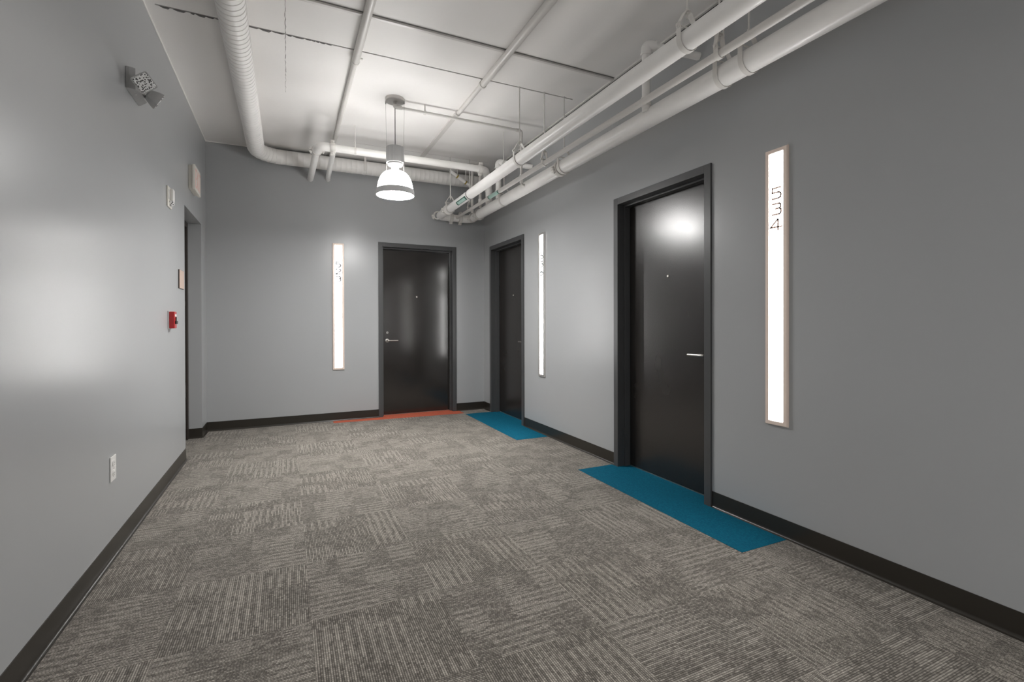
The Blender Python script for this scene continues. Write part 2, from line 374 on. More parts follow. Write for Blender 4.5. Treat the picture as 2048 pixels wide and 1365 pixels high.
# ------------------------------------------------------------------ doors
def rbox(bm, P, a0, a1, d0, d1, z0, z1):
    """box in door space: a along the wall, d depth into the wall, mapped by P"""
    c = [P(a, d, z) for a in (a0, a1) for d in (d0, d1) for z in (z0, z1)]
    v = [bm.verts.new(p) for p in c]
    for f in ((0, 1, 3, 2), (4, 6, 7, 5), (0, 4, 5, 1), (2, 3, 7, 6), (0, 2, 6, 4), (1, 5, 7, 3)): bm.faces.new([v[i] for i in f])
def make_door(n, P, a0, a1, hinge_hi, ho=HO, fm='frame', face=0.052, slab_d=0.100, hardware=True, out=-0.014):
    """a0..a1 clear opening; handle side is opposite the hinges"""
    r = bpy.data.objects.new('door_%d' % n, None); COL.objects.link(r); r.location = P((a0 + a1) / 2, 0.05, 0); r['kind'] = 'structure'
    bm = B()
    for s in (0, 1):
        e = a0 if s == 0 else a1; q = -1 if s == 0 else 1
        rbox(bm, P, *sorted((e, e + q * face)), out, 0.004, 0, ho + face)           # face
        rbox(bm, P, *sorted((e, e + q * 0.028)), 0.004, 0.15, 0, ho + .02)            # jamb
        rbox(bm, P, *sorted((e, e - q * 0.016)), 0.048, slab_d - .004, 0, ho - .016)          # stop
    rbox(bm, P, a0, a1, out, 0.004, ho, ho + face); rbox(bm, P, a0, a1, 0.004, 0.15, ho, ho + .028); rbox(bm, P, a0 - .0, a1 + .0, 0.048, slab_d - .004, ho - .016, ho)
    fixn(bm); newobj('door_frame', bm, fm, r, bevel=.0015)
    bm = B(); rbox(bm, P, a0 + .003, a1 - .003, slab_d, slab_d + .045, 0.008, ho - .004); fixn(bm)
    newobj('door_slab', bm, 'glossdoor' if n == 3 else 'door', r, bevel=.0015)
    bm = B(); rbox(bm, P, a0, a1, slab_d - .0, slab_d + .05, 0.0, 0.007); fixn(bm); newobj('threshold', bm, 'canopy', r)
    # gasket behind the stop
    bm = B()
    rbox(bm, P, a0 + .004, a0 + .017, slab_d - .004, slab_d, 0, ho - .016); rbox(bm, P, a1 - .017, a1 - .004, slab_d - .004, slab_d, 0, ho - .016); rbox(bm, P, a0 + .016, a1 - .016, slab_d - .004, slab_d, ho - .017, ho - .004)
    fixn(bm); newobj('door_gasket', bm, 'rubber', r)
    if not hardware: return r
    hs = a0 + .070 if hinge_hi else a1 - .070; q = 1 if hinge_hi else -1
    mid = (a0 + a1) / 2
    nrm = Vector(P(0, -1, 0)) - Vector(P(0, 0, 0)); al = (Vector(P(1, 0, 0)) - Vector(P(0, 0, 0))) * q
    c = Vector(P(hs, slab_d, 0.935))
    bm = B(); lathe(bm, c, [(0.0262, -.001), (0.0262, .004), (0.0245, .008), (0.014, .010), (0.0, .010)], 32, nrm, cap0=True); fixn(bm)
    rose = newobj('handle_rose', bm, 'steel', r, smooth=40)
    bm = B(); path = fillet([c + nrm * .006, c + nrm * .052, c + nrm * .052 + al * .128], .012, 6)
    sweep(bm, path, lambda i: circ(.0088, 16)); fixn(bm); newobj('lever', bm, 'steel', rose, smooth=40)
    c = Vector(P(hs, slab_d, 1.036))
    bm = B(); lathe(bm, c, [(0.0165, -.001), (0.0165, .006), (0.014, .010), (0.0, .010)], 28, nrm, cap0=True); fixn(bm)
    db = newobj('deadbolt', bm, 'steel', r, smooth=40)
    bm = B(); k0 = P(hs - .0035, slab_d - .0115, 1.029); k1 = P(hs + .0035, slab_d - .0095, 1.043)
    box(bm, *sorted((k0[0], k1[0])), *sorted((k0[1], k1[1])), k0[2], k1[2]); fixn(bm); newobj('keyhole', bm, 'darksteel', db)
    bm = B(); c = Vector(P(mid, slab_d, 1.490)); lathe(bm, c, [(0.0105, -.001), (0.0105, .003), (0.008, .0045), (0.005, .003), (0, .003)], 20, nrm, cap0=True); fixn(bm)
    newobj('peephole', bm, 'steel', r, smooth=40)
    return r
PR = lambda a, d, z: (XR + d, a, z)
PBK = lambda a, d, z: (a, YB + d, z)
make_door(1, PR, *DR[0], True)
make_door(2, PR, *DR[1], True)
make_door(3, PBK, *BD, True)
# flush door at the back of the left alcove
PL = lambda a, d, z: (XL - .112 - d, a, z)
r4 = bpy.data.objects.new('door_4', None); COL.objects.link(r4); r4.location = (XL - .13, (AL[0] + AL[1]) / 2, 0); r4['kind'] = 'structure'
bm = B(); rbox(bm, PL, AL[0], AL[0] + .05, 0, .04, 0, AL[2]); rbox(bm, PL, AL[1] - .05, AL[1], 0, .04, 0, AL[2]); rbox(bm, PL, AL[0] + .05, AL[1] - .05, 0, .04, AL[2] - .05, AL[2]); fixn(bm)
newobj('door_frame', bm, 'brownframe', r4, bevel=.001)
bm = B(); rbox(bm, PL, AL[0] + .052, AL[1] - .052, .012, .04, .008, AL[2] - .052); fixn(bm); newobj('door_slab', bm, 'door', r4)

# ------------------------------------------------------------------ coloured carpet strips laid in front of the doors
def strip(name, label, m, x0, x1, y0, y1):
    bm = B(); box(bm, x0, x1, y0, y1, 0.0, 0.0016); o = newobj(name, bm, m); return tag(o, label, 'carpet', 'coloured carpet strips at the doors')
def lshape(name, label, m, pts):
    bm = B(); prism(bm, pts, 0.0, 0.0018); fixn(bm); return tag(newobj(name, bm, m), label, 'carpet', 'coloured carpet strips at the doors')
e = XR - .0165
lshape('carpet_strip', 'teal carpet strip at the foot of the nearer dark door, beside light 534', 'teal', [(2.055, 1.690), (e, 1.690), (e, DR[0][0]), (XR + .098, DR[0][0]), (XR + .098, DR[0][1]), (e, DR[0][1]), (e, 3.195), (2.062, 3.195)])
lshape('carpet_strip', 'teal carpet strip at the foot of the far right-hand door near the corner', 'teal', [(2.040, 4.262), (e, 4.262), (e, DR[1][0]), (XR + .098, DR[1][0]), (XR + .098, DR[1][1]), (e, DR[1][1]), (e, 5.775), (2.043, 5.775)])
ye = YB - .0165
lshape('carpet_strip', 'thin orange carpet strip at the foot of the door in the back wall', 'orange', [(0.485, 5.905), (2.045, 5.835), (2.045, ye), (BD[1], ye), (BD[1], YB + .098), (BD[0], YB + .098), (BD[0], ye), (0.485, ye)])

# ------------------------------------------------------------------ lit number boxes on the walls
DIG = {  # strokes on a 1 x 1 cell (x right, y up)
    '5': [[(.95, 1), (.08, 1), (.05, .58), (.70, .58), (.93, .48), (.97, .28), (.92, .08), (.70, 0), (.05, 0)]],
    '3': [[(.05, 1), (.80, 1), (.95, .88), (.95, .66), (.80, .54), (.42, .54)], [(.80, .54), (.97, .42), (.97, .12), (.82, 0), (.03, 0)]],
    '4': [[(.68, 0), (.68, 1), (.62, 1), (-.12, .30), (1.08, .30)]],
    '2': [[(.05, .92), (.18, 1), (.82, 1), (.95, .88), (.95, .68), (.80, .55), (.05, .05), (.05, 0), (.97, 0)]],
    '6': [[(.80, 1), (.45, .72), (.12, .48), (.03, .30), (.08, .08), (.25, 0), (.78, 0), (.96, .10), (.96, .42), (.80, .54), (.25, .54), (.06, .40)]],
}
def number_light(label, P, ac, za, zb, text, fm, dm):
    """P(a, d, z): d positive into the room; ac = centre along the wall"""
    r = thing('number_light', label, 'wall light', P(ac, 0, za), 'lit number boxes beside the doors')
    w, dp, fw = 0.0655, 0.016, 0.0265
    bm = B()
    outer = [(-w, za), (w, za), (w, zb), (-w, zb)]; loops = []
    for ins, d in ((0, 0), (0, dp * .55), (0.004, dp), (fw - .004, dp), (fw, dp * .62)):
        loops.append([bm.verts.new(P(ac + math.copysign(abs(a) - ins, a), d, z + (ins if z == za else -ins))) for a, z in outer])
    for i in range(len(loops) - 1):
        for j in range(4): bm.faces.new((loops[i][j], loops[i][(j + 1) % 4], loops[i + 1][(j + 1) % 4], loops[i + 1][j]))
    fixn(bm); newobj('light_frame', bm, fm, r)
    bm = B(); v = [bm.verts.new(P(ac + a, d, z)) for a in (-w + fw, w - fw) for d in (0.002, dp * .60) for z in (za + fw, zb - fw)]
    for f in ((0, 1, 3, 2), (4, 6, 7, 5), (0, 4, 5, 1), (2, 3, 7, 6), (0, 2, 6, 4), (1, 5, 7, 3)): bm.faces.new([v[i] for i in f])
    fixn(bm); newobj('diffuser', bm, 'strip', r)
    for k, ch in enumerate(text):
        z0 = 1.820 - .0855 * k; bm = B(); cw, chh, t = .056, .057, (.0095 if dm == 'digit' else .0155)
        for st in DIG[ch]:
            for i in range(len(st) - 1):
                a = Vector((st[i][0] * cw, st[i][1] * chh)); b = Vector((st[i + 1][0] * cw, st[i + 1][1] * chh)); u = (b - a).normalized(); nn = Vector((-u.y, u.x)) * t / 2
                a = a - u * t * .35; b = b + u * t * .35
                q = [a + nn, b + nn, b - nn, a - nn]
                vv = [bm.verts.new(P(ac + SG[0] * (p.x - cw / 2), dd, z0 + p.y)) for dd in (dp * .60, dp * .60 + .0015) for p in q]
                bm.faces.new(vv[0:4]); bm.faces.new(vv[4:8])
                for j in range(4): bm.faces.new((vv[j], vv[(j + 1) % 4], vv[4 + (j + 1) % 4], vv[4 + j]))
        fixn(bm); newobj('digit', bm, dm, r)
    return r
SG = [-1]
LR = lambda a, d, z: (XR - d, a, z)
LB = lambda a, d, z: (a, YB - d, z)
number_light('tall lit wall box with bronze-coloured number 534, right of the nearer door', LR, 1.752, .594, 2.090, '534', 'warmalu', 'digit')
number_light('tall lit wall box numbered 536 between the two doors of the right wall', LR, 4.398, .594, 2.088, '536', 'alu', 'silverdigit')
number_light('added fill light built as a tall wall box on the right wall, unseen behind the viewer', LR, -.90, .594, 2.090, '', 'alu', 'silverdigit')  # out of view, added to brighten the near end of the room
LL = lambda a, d, z: (XL + d, a, z)
number_light('added fill light built as a tall wall box on the left wall, unseen behind the viewer', LL, -.70, .594, 2.090, '', 'alu', 'silverdigit')  # also unseen, added as fill for the right wall, pipes and ceiling
SG[0] = 1
number_light('tall lit wall box numbered 523 on the back wall', LB, .551, .604, 2.099, '523', 'warmalu', 'silverdigit')

# ------------------------------------------------------------------ pendant lamp
def make_pendant(x, y, label, conduit=True):
    r = thing('pendant_lamp', label, 'pendant lamp', (x, y, H), 'pendant lamps')
    bm = B(); lathe(bm, (x, y, H), [(0.0, .001), (.083, .001), (.083, -.020), (.080, -.026), (0.0, -.027)][::-1], 48); fixn(bm); newobj('ceiling_canopy', bm, 'canopy', r, smooth=40)
    bm = B(); cyl(bm, (x, y, H - .022), (x, y, H - .052), .013, 20); cyl(bm, (x, y, H - .026), (x, y, H - .034), .018, 6); fixn(bm); newobj('cord_grip', bm, 'canopy', r, smooth=40)
    for s in (-1, 1):
        ox, oy = s * .0745 * .906, -s * .0745 * .423
        bm = B(); cyl(bm, (x + ox * 1.08, y + oy * 1.08, H - .004), (x + ox * 1.08, y + oy * 1.08, H - .045), .0045, 12); fixn(bm); newobj('wire_gripper', bm, 'wire', r, smooth=40)
        bm = B(); cyl(bm, (x + ox * 1.08, y + oy * 1.08, H - .04), (x + ox, y + oy, 2.655), .0010, 8); fixn(bm); newobj('suspension_wire', bm, 'wire', r)
        bm = B(); cyl(bm, (x + ox * 1.02, y + oy * 1.02, 2.56), (x + ox * 1.02, y + oy * 1.02, 2.455), .0045, 12); fixn(bm); newobj('support_rod', bm, 'wire', r, smooth=40)
    bm = B(); cyl(bm, (x, y, H - .05), (x, y, 2.66), .0032, 12); fixn(bm); newobj('power_cord', bm, 'cord', r)
    # fluted ballast housing
    bm = B(); ph = math.atan2(-.423, .906); poly = []; N = 96
    for i in range(N):
        a = 2 * math.pi * i / N; k = math.cos(2 * (a))
        rr = .0715 + .0045 * abs(math.cos(a)) ** 8 + .0011 * math.cos(24 * a)
        if abs(abs(math.cos(a)) - .90) < .035: rr -= .004
        poly.append((x + rr * math.cos(a + ph), y + rr * math.sin(a + ph)))
    prism(bm, poly, 2.545, 2.680); fixn(bm)
    hz = newobj('ballast_housing', bm, 'housing', r, smooth=25)
    bm = B(); lathe(bm, (x, y, 0), [(.030, 2.535), (.062, 2.522), (.066, 2.530), (.062, 2.546), (.03, 2.546)], 48); fixn(bm); newobj('reflector_collar', bm, 'greyplastic', hz, smooth=40)
    bm = B(); lathe(bm, (x, y, 0), [(.034, 2.455), (.034, 2.535), (.031, 2.535), (.031, 2.455)], 40); fixn(bm); newobj('glass_neck', bm, 'glass', r, smooth=50)
    bm = B(); cyl(bm, (x, y, 2.465), (x, y, 2.53), .016, 24); fixn(bm); newobj('lamp_tube', bm, 'whiteplastic', r, smooth=40)
    # shade
    prof = [(.158, 2.268), (.1565, 2.285), (.1515, 2.325), (.144, 2.366), (.133, 2.402), (.118, 2.430), (.098, 2.452), (.070, 2.466), (.034, 2.472)]
    inner = [(a - .003, h - .002) for a, h in prof][::-1]
    bm = B(); lathe(bm, (x, y, 0), prof + inner, 64); fixn(bm); sh = newobj('glass_shade', bm, 'dome', r, smooth=50)
    bm = B(); lathe(bm, (x, y, 0), [(.153, 2.312), (.1600, 2.312), (.1655, 2.268), (.1655, 2.262), (.157, 2.262), (.156, 2.268)], 64); fixn(bm); newobj('shade_rim', bm, 'rim', sh, smooth=30)
    bm = B(); lathe(bm, (x, y, 0), [(.157, 2.2665), (.157, 2.2645), (0.0001, 2.2645), (0.0001, 2.2665)], 64); fixn(bm); newobj('bottom_lens', bm, 'bottomlens', sh)
    return r
PX, PY = 0.857, 4.226
make_pendant(PX, PY, 'white glowing dome pendant lamp hanging from the ceiling before the back wall')

make_pendant(PX, -2.2, 'added fill light built as a white dome pendant, unseen behind the viewer')  # extra pendant added out of view, as fill from behind the camera

# ------------------------------------------------------------------ ceiling conduit feeding the lamp
G = 'overhead white pipes and conduits'
def conduit(name, label, cat, parts, m='pipe', group=None):
    """parts: list of (part name, builder)"""
    xs = parts[0][2]
    r = thing(name, label, cat, xs, group)
    for pn, fn, _ in parts:
        bm = B(); fn(bm); fixn(bm); newobj(pn, bm, m, r, smooth=40)
    return r
def coupling(parent, c, axis, r, spin=0.0, m='hanger', w=.045):
    """grooved coupling: two half shells and two bolted ears"""
    c = Vector(c); ax = Vector(axis).normalized(); s, t = frame_of(ax)
    s, t = (s * math.cos(spin) + t * math.sin(spin)), (t * math.cos(spin) - s * math.sin(spin))
    bm = B(); lathe(bm, c, [(r - .002, -w / 2), (r + .010, -w / 2), (r + .013, -w / 2 + .006), (r + .013, w / 2 - .006), (r + .010, w / 2), (r - .002, w / 2)], 40, ax)
    for q in (-1, 1):
        o = c + s * q * (r + .018)
        for h in (-1, 1):
            v = [bm.verts.new(o + s * a * .016 + ax * b * (w * .36) + t * (h * .012 + d * .006)) for a in (-1, 1) for b in (-1, 1) for d in (-1, 1)]
            for f in ((0, 1, 3, 2), (4, 6, 7, 5), (0, 4, 5, 1), (2, 3, 7, 6), (0, 2, 6, 4), (1, 5, 7, 3)): bm.faces.new([v[i] for i in f])
    fixn(bm); cp = newobj('pipe_coupling', bm, m, parent, smooth=35)
    for q in (-1, 1):
        o = c + s * q * (r + .020); bm = B(); cyl(bm, o - t * .032, o + t * .026, .0048, 12); cyl(bm, o + t * .020, o + t * .030, .0095, 6); cyl(bm, o - t * .028, o - t * .018, .0095, 6); fixn(bm)
        newobj('coupling_bolt', bm, m, cp, smooth=40)
    return cp
def collar(bm, a, b, r, d=.004): cyl(bm, a, b, r + d, 28)

r = thing('lamp_conduit', 'thin white conduit running from the pendant canopy right and down behind the big pipes', 'conduit', (PX, PY, 3.03))
zc = 3.031
bm = B(); tube(bm, fillet([(PX, PY, H - .050), (PX, PY, zc), (2.078, PY, zc - .004), (2.078, PY, 2.50), (2.13, PY + .0, 2.50)], .034, 8), .0125, 18); fixn(bm)
newobj('conduit_tube', bm, 'thin_pipe', r, smooth=40)
bm = B(); tube(bm, fillet([(PX, PY, H - .050), (PX, PY, zc), (PX + .060, PY, zc)], .030, 8), .0165, 20); fixn(bm); newobj('conduit_elbow', bm, 'thin_pipe', r, smooth=40)
bm = B(); tube(bm, fillet([(2.020, PY, zc - .004), (2.078, PY, zc - .004), (2.078, PY, zc - .062)], .034, 8), .0162, 20); fixn(bm); newobj('conduit_elbow', bm, 'thin_pipe', r, smooth=40)
bm = B(); cyl(bm, (2.078, PY, 2.60), (2.078, PY, 2.52), .0165, 20); fixn(bm); newobj('conduit_coupling', bm, 'pipe', r, smooth=40)
def conduit_hanger(x, y, z, label, group='small rods holding pipes from the ceiling', r0=.0145, rt=.0032):
    t = thing('rod_hanger', label, 'pipe hanger', (x, y, H), group)
    bm = B(); cyl(bm, (x, y, H), (x, y, z + r0 + .008), rt, 12); fixn(bm); newobj('hanger_rod', bm, 'hanger', t, smooth=40)
    pts = [(x, y + (r0 + .003) * math.cos(a), z + (r0 + .003) * math.sin(a)) for a in [math.pi / 2 + 2 * math.pi * i / 24 for i in range(25)]]
    bm = B(); ribbon(bm, pts, .016, .003, (1, 0, 0)); cyl(bm, (x, y, z + r0), (x, y, z + r0 + .050), .0068, 12); fixn(bm); newobj('hanger_ring', bm, 'hanger', t, smooth=35)
    return t
conduit_hanger(1.122, PY, zc - .001, 'short rod holding the lamp conduit to the right of the pendant canopy')

# ------------------------------------------------------------------ two conduits tight under the ceiling
for (x, label, yend) in ((.462, 'ceiling conduit left of the pendant, running towards the back wall', 5.98), (1.435, 'ceiling conduit right of the pendant, crossing the ceiling joints', 5.56)):
    r = thing('ceiling_conduit', label, 'conduit', (x, 3.6, H - .03), 'conduits fixed tight under the ceiling')
    bm = B(); tube(bm, [(x, YF, H - .029), (x, 3.70 if x < 1 else 3.60, H - .029)], .027, 24); fixn(bm); newobj('thick_conduit', bm, 'thin_pipe', r, smooth=40)
    bm = B(); tube(bm, [(x, 3.60, H - .021), (x, 4.25, H - .021)] if x > 1 else [(x, 3.70, H - .021), (x, yend, H - .021)], .020, 20); fixn(bm); newobj('thin_conduit', bm, 'thin_pipe', r, smooth=40)
    if x > 1:
        bm = B(); box(bm, x - .022, x + .022, 4.20, yend, H - .018, H + .001); fixn(bm); newobj('surface_raceway', bm, 'thin_pipe', r, bevel=.003)
    ys_ = 3.69 if x < 1 else 3.62
    bm = B(); lathe(bm, (x, ys_, H - .028), [(.026, -.010), (.0305, -.010), (.0305, .010), (.026, .010)], 28, (0, 1, 0)); box(bm, x + .026, x + .052, ys_ - .008, ys_ + .008, H - .006, H); fixn(bm); newobj('conduit_clip', bm, 'hanger', r, smooth=30)

# ------------------------------------------------------------------ spiral duct
r = thing('spiral_duct', 'large white spiral duct running along the ceiling and bending along the back wall', 'duct', (-.288, 3, 3.0))
dx, dy, dz, dr = -.288, 5.930, 2.998, .0785
def seam_prof(y): return None
def ring_tube(bm, pts, r0, n=36, ridge=.0022): sweep(bm, pts, lambda i: circ(r0 + (ridge if i % 4 == 1 else 0), n), True)
def seam_path(a, b, pitch):
    a, b = Vector(a), Vector(b); L = (b - a).length; n = int(L / pitch); u = (b - a) / n; out = []
    for i in range(n):
        for f in (0.0, .5 * .004 / pitch + .0, .004 / pitch, .5): out.append(a + u * (i + f))
    # order: start, ridge, end, middle
    out.append(b); return out
R = .235
pa = seam_path((dx, YF, dz), (dx, dy - R, dz), .052); bm = B(); ring_tube(bm, pa, dr, ridge=.0032); fixn(bm); newobj('duct_straight', bm, 'duct', r, smooth=35)
bm = B(); pts = []
for gseg in range(6):
    for f in (0.02, .06, .10, .5): 
        a = (gseg + f) / 6 * math.pi / 2; pts.append((dx + R - R * math.cos(a), dy - R + R * math.sin(a), dz))
pts.append((dx + R, dy, dz)); ring_tube(bm, pts, dr + .0015, ridge=.003); fixn(bm); newobj('duct_elbow', bm, 'duct', r, smooth=60)
pa = seam_path((dx + R, dy, dz), (XR - .002, dy, dz), .056); bm = B(); ring_tube(bm, pa, dr, ridge=.0012); fixn(bm); newobj('duct_straight', bm, 'duct', r, smooth=60)

# ------------------------------------------------------------------ big pipes along the right wall
ZP = 2.503
XA, RA = 1.744, .048; XB, RB = 2.171, .059; XC, RC = 1.976, .0205
YX = 5.925                                         # cross pipe at the far end
# upper-left pipe
a = thing('water_pipe', 'thick white pipe hanging nearest the pendant, with a green label near its far end', 'pipe', (XA, 3, ZP), 'pipes slung along the right wall')
bm = B(); tube(bm, [(XA, YF, ZP), (XA, 4.76, ZP)], RA + .0015, 32); fixn(bm); newobj('pipe_length', bm, 'pipe', a, smooth=40)
bm = B(); tube(bm, [(XA, 4.757, ZP), (XA, 5.52, ZP)], RA - .0015, 32); fixn(bm); newobj('pipe_length', bm, 'pipe', a, smooth=40)
bm = B(); tube(bm, fillet([(XA, 5.52, ZP), (XA, YX, ZP), (XA + .17, YX, ZP)], .095, 12), RA - .001, 32); fixn(bm); newobj('pipe_elbow', bm, 'pipe', a, smooth=40)
bm = B(); lathe(bm, (XA, 4.762, ZP), [(RA + .0015, -.006), (RA + .0035, -.004), (RA + .0035, .006), (RA - .0015, .007)], 36, (0, 1, 0)); fixn(bm); newobj('insulation_end', bm, 'slot', a, smooth=30)
coupling(a, (XA, 5.53, ZP), (0, 1, 0), RA, .2); coupling(a, (XA - .03, YX - .06, ZP), (.5, .85, 0), RA - .008, .3, w=.03); coupling(a, (XA + .165, YX, ZP), (1, 0, 0), RA - .004, 1.45)
def pipe_label(parent, x, r0, y0, y1, a0, a1, inset):
    bm = B()
    def patch(m_, rr, yy0, yy1, b0, b1, nm, par):
        bm = B(); n = 8; g = [[bm.verts.new((x + rr * math.cos(b0 + (b1 - b0) * i / n), y, ZP + rr * math.sin(b0 + (b1 - b0) * i / n))) for i in range(n + 1)] for y in (yy0, yy1)]
        for i in range(n): bm.faces.new((g[0][i], g[0][i + 1], g[1][i + 1], g[1][i]))
        return newobj(nm, bm, m_, par, smooth=60)
    p = patch('green', r0 + .0012, y0, y1, a0, a1, 'pipe_label', parent)
    patch('palegreen', r0 + .0018, y0 + inset, y1 - inset, a0 + .22, a1 - .10, 'label_panel', p)
pipe_label(a, XA, RA - .0015, 4.80, 5.10, math.radians(195), math.radians(250), .03)
# cross pipe parts between the two elbows
bm = B(); tube(bm, [(XA + .15, YX, ZP), (XB - .135, YX, ZP)], RA - .003, 32); fixn(bm); newobj('cross_pipe', bm, 'pipe', a, smooth=40)
# lower-right pipe
b = thing('water_pipe', 'thick white pipe hanging closest to the right wall above the doors', 'pipe', (XB, 3, ZP), 'pipes slung along the right wall')
bm = B(); tube(bm, [(XB, YF, ZP), (XB, 3.585, ZP)], RB + .0015, 36); fixn(bm); newobj('pipe_length', bm, 'pipe', b, smooth=40)
bm = B(); tube(bm, [(XB, 3.58, ZP), (XB, 5.57, ZP)], RB - .0005, 36); fixn(bm); newobj('pipe_length', bm, 'pipe', b, smooth=40)
bm = B(); tube(bm, fillet([(XB, 5.57, ZP), (XB, YX, ZP), (XB - .14, YX, ZP)], .09, 12), RB - .008, 32); fixn(bm); newobj('pipe_elbow', bm, 'pipe', b, smooth=40)
coupling(b, (XB, 5.60, ZP), (0, 1, 0), RB - .002, .2); coupling(b, (XB - .01, YX - .1, ZP), (-.3, .9, 0), RB - .012, .2, w=.03); coupling(b, (XB - .14, YX, ZP), (1, 0, 0), RA, 1.45)
coupling(b, (XB, 3.640, ZP), (0, 1, 0), RB - .003, .35, w=.05)
# thin middle pipe
c = thing('water_pipe', 'thin white pipe slung between the two thick ones', 'pipe', (XC, 3, ZP), 'pipes slung along the right wall')
bm = B(); tube(bm, [(XC, YF, ZP), (XC, 4.52, ZP)], RC, 24); fixn(bm); newobj('pipe_length', bm, 'thin_pipe', c, smooth=40)
bm = B(); tube(bm, [(XC, 4.50, ZP), (XC, YX - .03, ZP)], RC - .003, 24); fixn(bm); newobj('pipe_length', bm, 'thin_pipe', c, smooth=40)
pipe_label(c, XC, RC - .002, 4.53, 4.80, math.radians(120), math.radians(290), .02)
bm = B(); cyl(bm, (XC, 4.80, ZP), (XC, 4.86, ZP), RC + .003, 24); fixn(bm); newobj('pipe_sleeve', bm, 'thin_pipe', c, smooth=40)

# clevis hangers
def clevis(x, y, rp, label, tx=None, ty=None, k=1.0):
    t = thing('clevis_hanger', label, 'pipe hanger', (x, y, ZP), 'clevis hangers holding the pipes')
    z = ZP; r1 = rp + .0045
    # lower strap
    top = z + rp + .012
    pts = [(x - r1 - .004, y, top + .012), (x - r1, y, top - .01)] + [(x + r1 * math.cos(a_), y, z + r1 * math.sin(a_)) for a_ in [math.pi + math.pi * i / 20 for i in range(21)]] + [(x + r1, y, top - .01), (x + r1 + .004, y, top + .012)]
    bm = B(); ribbon(bm, pts, .028, .0032, (0, 1, 0)); fixn(bm); low = newobj('lower_strap', bm, 'hanger', t, smooth=35)
    yt = top + .055 + rp * .35
    pts = [(x - r1 - .002, y, top - .012), (x - r1 - .002, y, top + .006), (x - .016, y, yt), (x - .008, y, yt + .006), (x + .008, y, yt + .006), (x + .016, y, yt), (x + r1 + .002, y, top + .006), (x + r1 + .002, y, top - .012)]
    bm = B(); ribbon(bm, pts, .026, .0035, (0, 1, 0)); fixn(bm); newobj('upper_yoke', bm, 'hanger', t, smooth=20)
    bm = B(); cyl(bm, (x - r1 - .012, y, top), (x + r1 + .012, y, top), .0042, 12)
    for q in (-1, 1): cyl(bm, (x + q * (r1 + .003), y, top), (x + q * (r1 + .011), y, top), .0085, 6)
    fixn(bm); newobj('cross_bolt', bm, 'hanger', t, smooth=30)
    bm = B(); cyl(bm, (x if tx is None else tx, y if ty is None else ty, H), (x, y, yt - .03), .0050, 12)
    cyl(bm, (x, y, yt + .008), (x, y, yt + .016), .0095, 6); cyl(bm, (x, y, yt - .008), (x, y, yt), .0095, 6); fixn(bm); newobj('hanger_rod', bm, 'hanger', t, smooth=30)
    return t
clevis(XA, 1.742, RA + .0015, 'hanger on the thick left pipe at the top of the view, nearest the viewer')
clevis(XA, 3.578, RA + .0015, 'hanger on the thick left pipe below the front ceiling joint')
clevis(XA, 5.436, RA, 'hanger on the thick left pipe at its far end by the elbow')
clevis(XC, 1.759, RC, 'small hanger on the thin middle pipe at the top of the view')
clevis(XC, 3.577, RC, 'small hanger on the thin middle pipe below the front ceiling joint')
clevis(XC, 5.417, RC - .003, 'small hanger on the thin middle pipe at its far end')
clevis(XB, 1.905, RB + .0015, 'slender hanger on the right-hand thick pipe, beside the thin pipe’s near hanger')
clevis(XB, 1.744, RB + .0015, 'nearest hanger on the right-hand thick pipe, at the top right')
clevis(XB, 3.576, RB + .0015, 'hanger on the right-hand thick pipe beside its coupling')
clevis(XB, 4.845, RB, 'hanger with a slanting rod on the right-hand thick pipe', tx=2.005, ty=4.49)

# ------------------------------------------------------------------ branch pipes into the right wall
def branch(label, x, y, z, wy, rp, wz):
    t = thing('branch_pipe', label, 'pipe', (x, y, ZP), 'branch pipes entering the right wall')
    bm = B(); tube(bm, [(x, y, ZP + .02), (x, y, z - .04)], rp, 24); fixn(bm); newobj('riser', bm, 'pipe', t, smooth=40)
    e2 = Vector((XR + .01, wy, wz)); d = (e2 - Vector((x, y, z))).normalized(); p1 = Vector((x, y, z)) + d * .065
    bm = B(); tube(bm, fillet([(x, y, z - .06), (x, y, z), tuple(p1)], .032, 8), rp + .0055, 24); fixn(bm); el = newobj('pipe_elbow', bm, 'pipe', t, smooth=40)
    bm = B(); cyl(bm, (x, y, z - .068), (x, y, z - .056), rp + .009, 24); cyl(bm, p1 - d * .012, p1, rp + .009, 24); fixn(bm); newobj('elbow_lip', bm, 'pipe', el, smooth=30)
    bm = B(); cyl(bm, p1, e2, rp * .92, 24); fixn(bm); newobj('wall_arm', bm, 'pipe', t, smooth=40)
    bm = B(); cyl(bm, (x, y, ZP + .055), (x, y, ZP + .11), rp + .005, 24); fixn(bm); newobj('riser_collar', bm, 'pipe', t, smooth=40)
    return t
branch('white branch pipe rising from the right-hand pipe and elbowing into the wall, nearest the viewer', 2.118, 2.470, 2.955, 2.300, .0265, 2.862)
branch('far white branch pipe rising with an elbow behind the left thick pipe', 2.118, 4.880, 2.925, 4.62, .031, 2.835)

